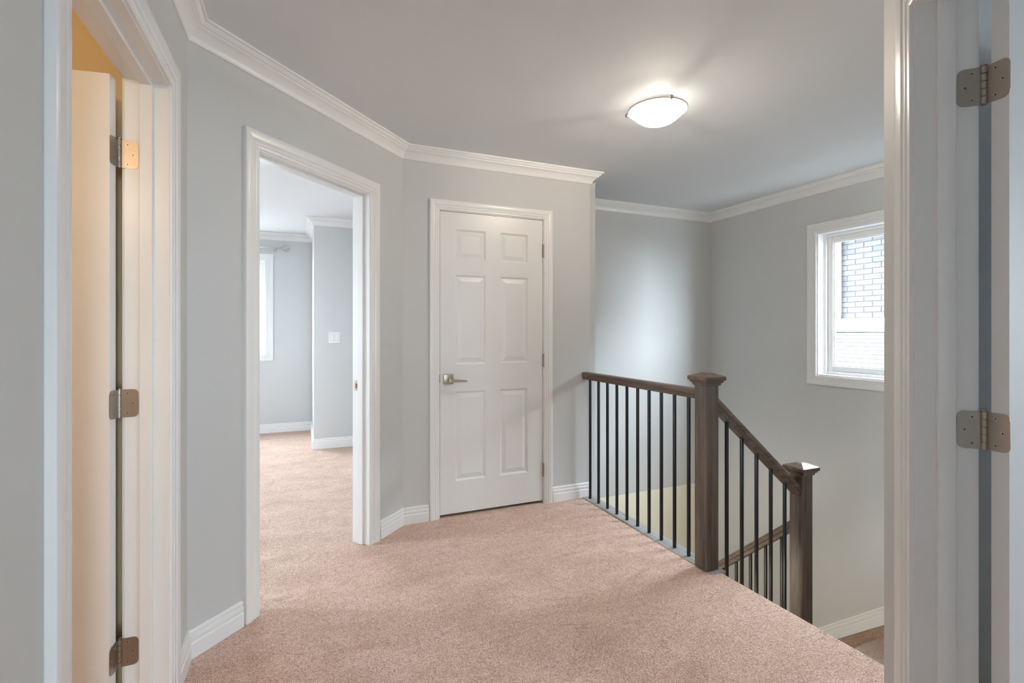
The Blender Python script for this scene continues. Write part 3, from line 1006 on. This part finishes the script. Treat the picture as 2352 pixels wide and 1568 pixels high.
# ------------------------------------------------------------------ bedroom small things
cr = thing('curtain_rod', 'thin steel curtain rod with cage finial above the bedroom window', 'curtain rod', (-0.262, 6.65, 2.235))
mb = MB().tube([(-1.62, -0.075, 0), (0, -0.075, 0)], 0.008, 12)
mb.build('rod', 'chrome', cr, smooth=True)
mb = MB().tube([(-0.045, 0, -0.01), (-0.045, -0.05, -0.01), (-0.045, -0.075, -0.012)], 0.007, 10)
mb.box((-0.058, -0.006, -0.035), (-0.032, 0.0, 0.022))
mb.build('bracket', 'chrome', cr, smooth=True)
MB().lathe([(0.0, 0.0), (0.011, 0.001), (0.011, 0.012), (0.006, 0.018), (0.006, 0.030)], (0.0, -0.075, 0), 16, 'X').build('collar', 'chrome', cr, smooth=True)
fin = MB()
for k in range(6):
    a0 = k * math.pi / 3
    pts = []
    for i in range(9):
        t = i / 8
        r = 0.033 * math.sin(math.pi * t) ** 0.8 + 0.003
        a = a0 + t * 1.5
        pts.append((0.030 + t * 0.085, -0.075 + r * math.cos(a), r * math.sin(a)))
    fin.tube(pts, 0.0035, 6)
fin.build('finial', 'chrome', cr, smooth=True)

sw_ = thing('light_switch', 'white double rocker light switch on the bedroom pier', 'light switch', (0.312, 5.55, 1.163))
MB().box((-0.059, -0.006, -0.058), (0.059, 0.0, 0.058), bev=0.003, seg=2).build('cover_plate', 'plastic', sw_, smooth=True)
for x in (-0.023, 0.023):
    MB().box((x - 0.0175, -0.0066, -0.035), (x + 0.0175, -0.005, 0.035)).build('rocker_frame', 'joint', sw_)
    MB().loft([[(x + sx * 0.0165, y, z) for sx, z, y in ((-1, -0.034, -0.007), (1, -0.034, -0.007), (1, 0.034, -0.010), (-1, 0.034, -0.010))],
               [(x + sx * 0.0165, -0.004, z) for sx, z in ((-1, -0.034), (1, -0.034), (1, 0.034), (-1, 0.034))]]).build('rocker', 'plastic', sw_)

# ------------------------------------------------------------------ neighbouring house
NX = 8.5
hs = thing('neighbour_house', 'neighbouring pale brick house with white downspout and shingled lower roof outside the window', 'house', (NX, 5.0, -3.3))
hz = 3.3


def hpt(x, y, z):
    return (x - NX, y - 5.0, z + hz)


MB().box(hpt(NX, -4, -3.3), hpt(NX + 0.3, 12, 3.05)).build('brick_wall', 'mortar', hs)
jb = MB().box(hpt(NX - 0.010, 2.40, 1.444), hpt(NX, 6.10, 3.05)).build('mortar_bed', 'joint', hs)
bw, bh = 0.257, 0.079
bmesh_data = MB().box((-0.011, -bw / 2, -bh / 2), (0.0, bw / 2, bh / 2), bev=0.004)
first = bmesh_data.build('brick', BRICKS[0], jb)
half = MB().box((-0.011, -0.0615, -bh / 2), (0.0, 0.0615, bh / 2), bev=0.004).build('brick', BRICKS[0], jb)
variants, hvariants = [], []
for bm_ in BRICKS:
    for src, lst in ((first, variants), (half, hvariants)):
        me = src.data.copy()
        me.materials[0] = bm_
        lst.append(me)
used_first = used_half = False
nb = 0
for r in range(18):
    zc = 1.444 + 0.089 * r + 0.045
    off = 0.0 if r % 2 == 0 else 0.1335
    y = 2.40
    c = 0
    while y < 6.10 - 0.02:
        isn = (r % 2 == 1 and c == 0)
        wdt = 0.1335 if isn else 0.267
        if y + wdt > 6.11:
            wdt = 0.1335
        hf = wdt < 0.2
        i = random.choices((0, 1, 2, 3), (50, 22, 18, 10))[0]
        if hf and not used_half:
            o, used_half = half, True
        elif not hf and not used_first:
            o, used_first = first, True
        else:
            o = bpy.data.objects.new('brick', None if False else (hvariants if hf else variants)[i])
            COL.objects.link(o)
            o.parent = jb
        o.data = (hvariants if hf else variants)[i]
        p = hpt(NX - 0.008 + random.uniform(-0.0012, 0.0012), y + wdt / 2, zc)
        o.location = p
        nb += 1
        y += wdt
        c += 1
# flashing board between bricks and the lower roof
MB().box(hpt(NX - 0.05, -4, 1.215), hpt(NX, 12, 1.440), bev=0.006).build('fascia_board', 'fascia', hs)
ds = MB()
pts = [(NX - 0.075, 5.605, 3.05), (NX - 0.075, 5.605, 1.55), (NX - 0.078, 5.61, 1.47), (NX - 0.085, 5.64, 1.39), (NX - 0.10, 5.70, 1.32), (NX - 0.12, 5.80, 1.28)]
rings = []
for i, p in enumerate(pts):
    t = Vector(pts[min(i + 1, 5)]) - Vector(pts[max(i - 1, 0)])
    t.normalize()
    a = Vector((1, 0, 0))
    b2 = t.cross(a).normalized()
    rings.append([hpt(*(Vector(p) + a * (u * 0.038) + b2 * (v * 0.056))) for u, v in ((-1, -0.7), (-0.7, -1), (0.7, -1), (1, -0.7), (1, 0.7), (0.7, 1), (-0.7, 1), (-1, 0.7))])
ds.loft(rings)
sp2 = ds.build('downspout', 'fascia', hs, smooth=True)
for z in (2.75,):
    MB().box(hpt(NX - 0.12, 5.535, z), hpt(NX, 5.675, z + 0.03)).build('strap', 'fascia', sp2)
PT = math.atan(5 / 12)
rf = MB()
x_e = 5.9
zr = lambda x: 1.23 - (NX - x) * math.tan(PT)
rf.loft([[hpt(NX, y, zr(NX) - 0.02), hpt(x_e, y, zr(x_e) - 0.02), hpt(x_e, y, zr(x_e) - 0.15), hpt(NX, y, zr(NX) - 0.15)] for y in (-4, 12)])
rfo = rf.build('roof', 'roof_deck', hs)
tabw, expo = 0.31, 0.142
sm = MB().loft([[(-0.15, y, 0.0), (-0.15, y, 0.010), (0.02, y, 0.002), (0.02, y, -0.004)] for y in (-tabw / 2 + 0.003, tabw / 2 - 0.003)])
s0_ = sm.build('shingle', SHING[0], rfo)
svar = []
for mm in SHING:
    me = s0_.data.copy()
    me.materials[0] = mm
    svar.append(me)
ns = 0
for r in range(17):
    along = 0.16 + expo * r
    xx = NX - along * math.cos(PT)
    offs = (r * 0.117) % tabw
    y = 3.5 - offs
    while y < 6.6 and ns < 190:
        if ns == 0:
            o = s0_
        else:
            o = bpy.data.objects.new('shingle', svar[0])
            COL.objects.link(o)
            o.parent = rfo
        o.data = svar[random.randrange(3)]
        o.location = hpt(xx + 0.15 * math.cos(PT), y, zr(xx) + 0.15 * math.sin(PT) - 0.018)
        o.rotation_euler = (0, -PT, 0)
        ns += 1
        y += tabw
MB().loft([[hpt(x, y, z) for x, z in ((NX - 0.62, 3.05), (NX + 0.3, 3.05), (NX + 3.5, 5.2), (NX - 0.62, 3.22))] for y in (-4, 12)]).build('shading_eave', 'fascia', hs)  # overhang out of view, added to cut the sky light on the bricks
MB().box(hpt(x_e - 0.09, -4, zr(x_e) - 0.16), hpt(x_e - 0.01, 12, zr(x_e) - 0.03)).build('gutter', 'fascia', hs)
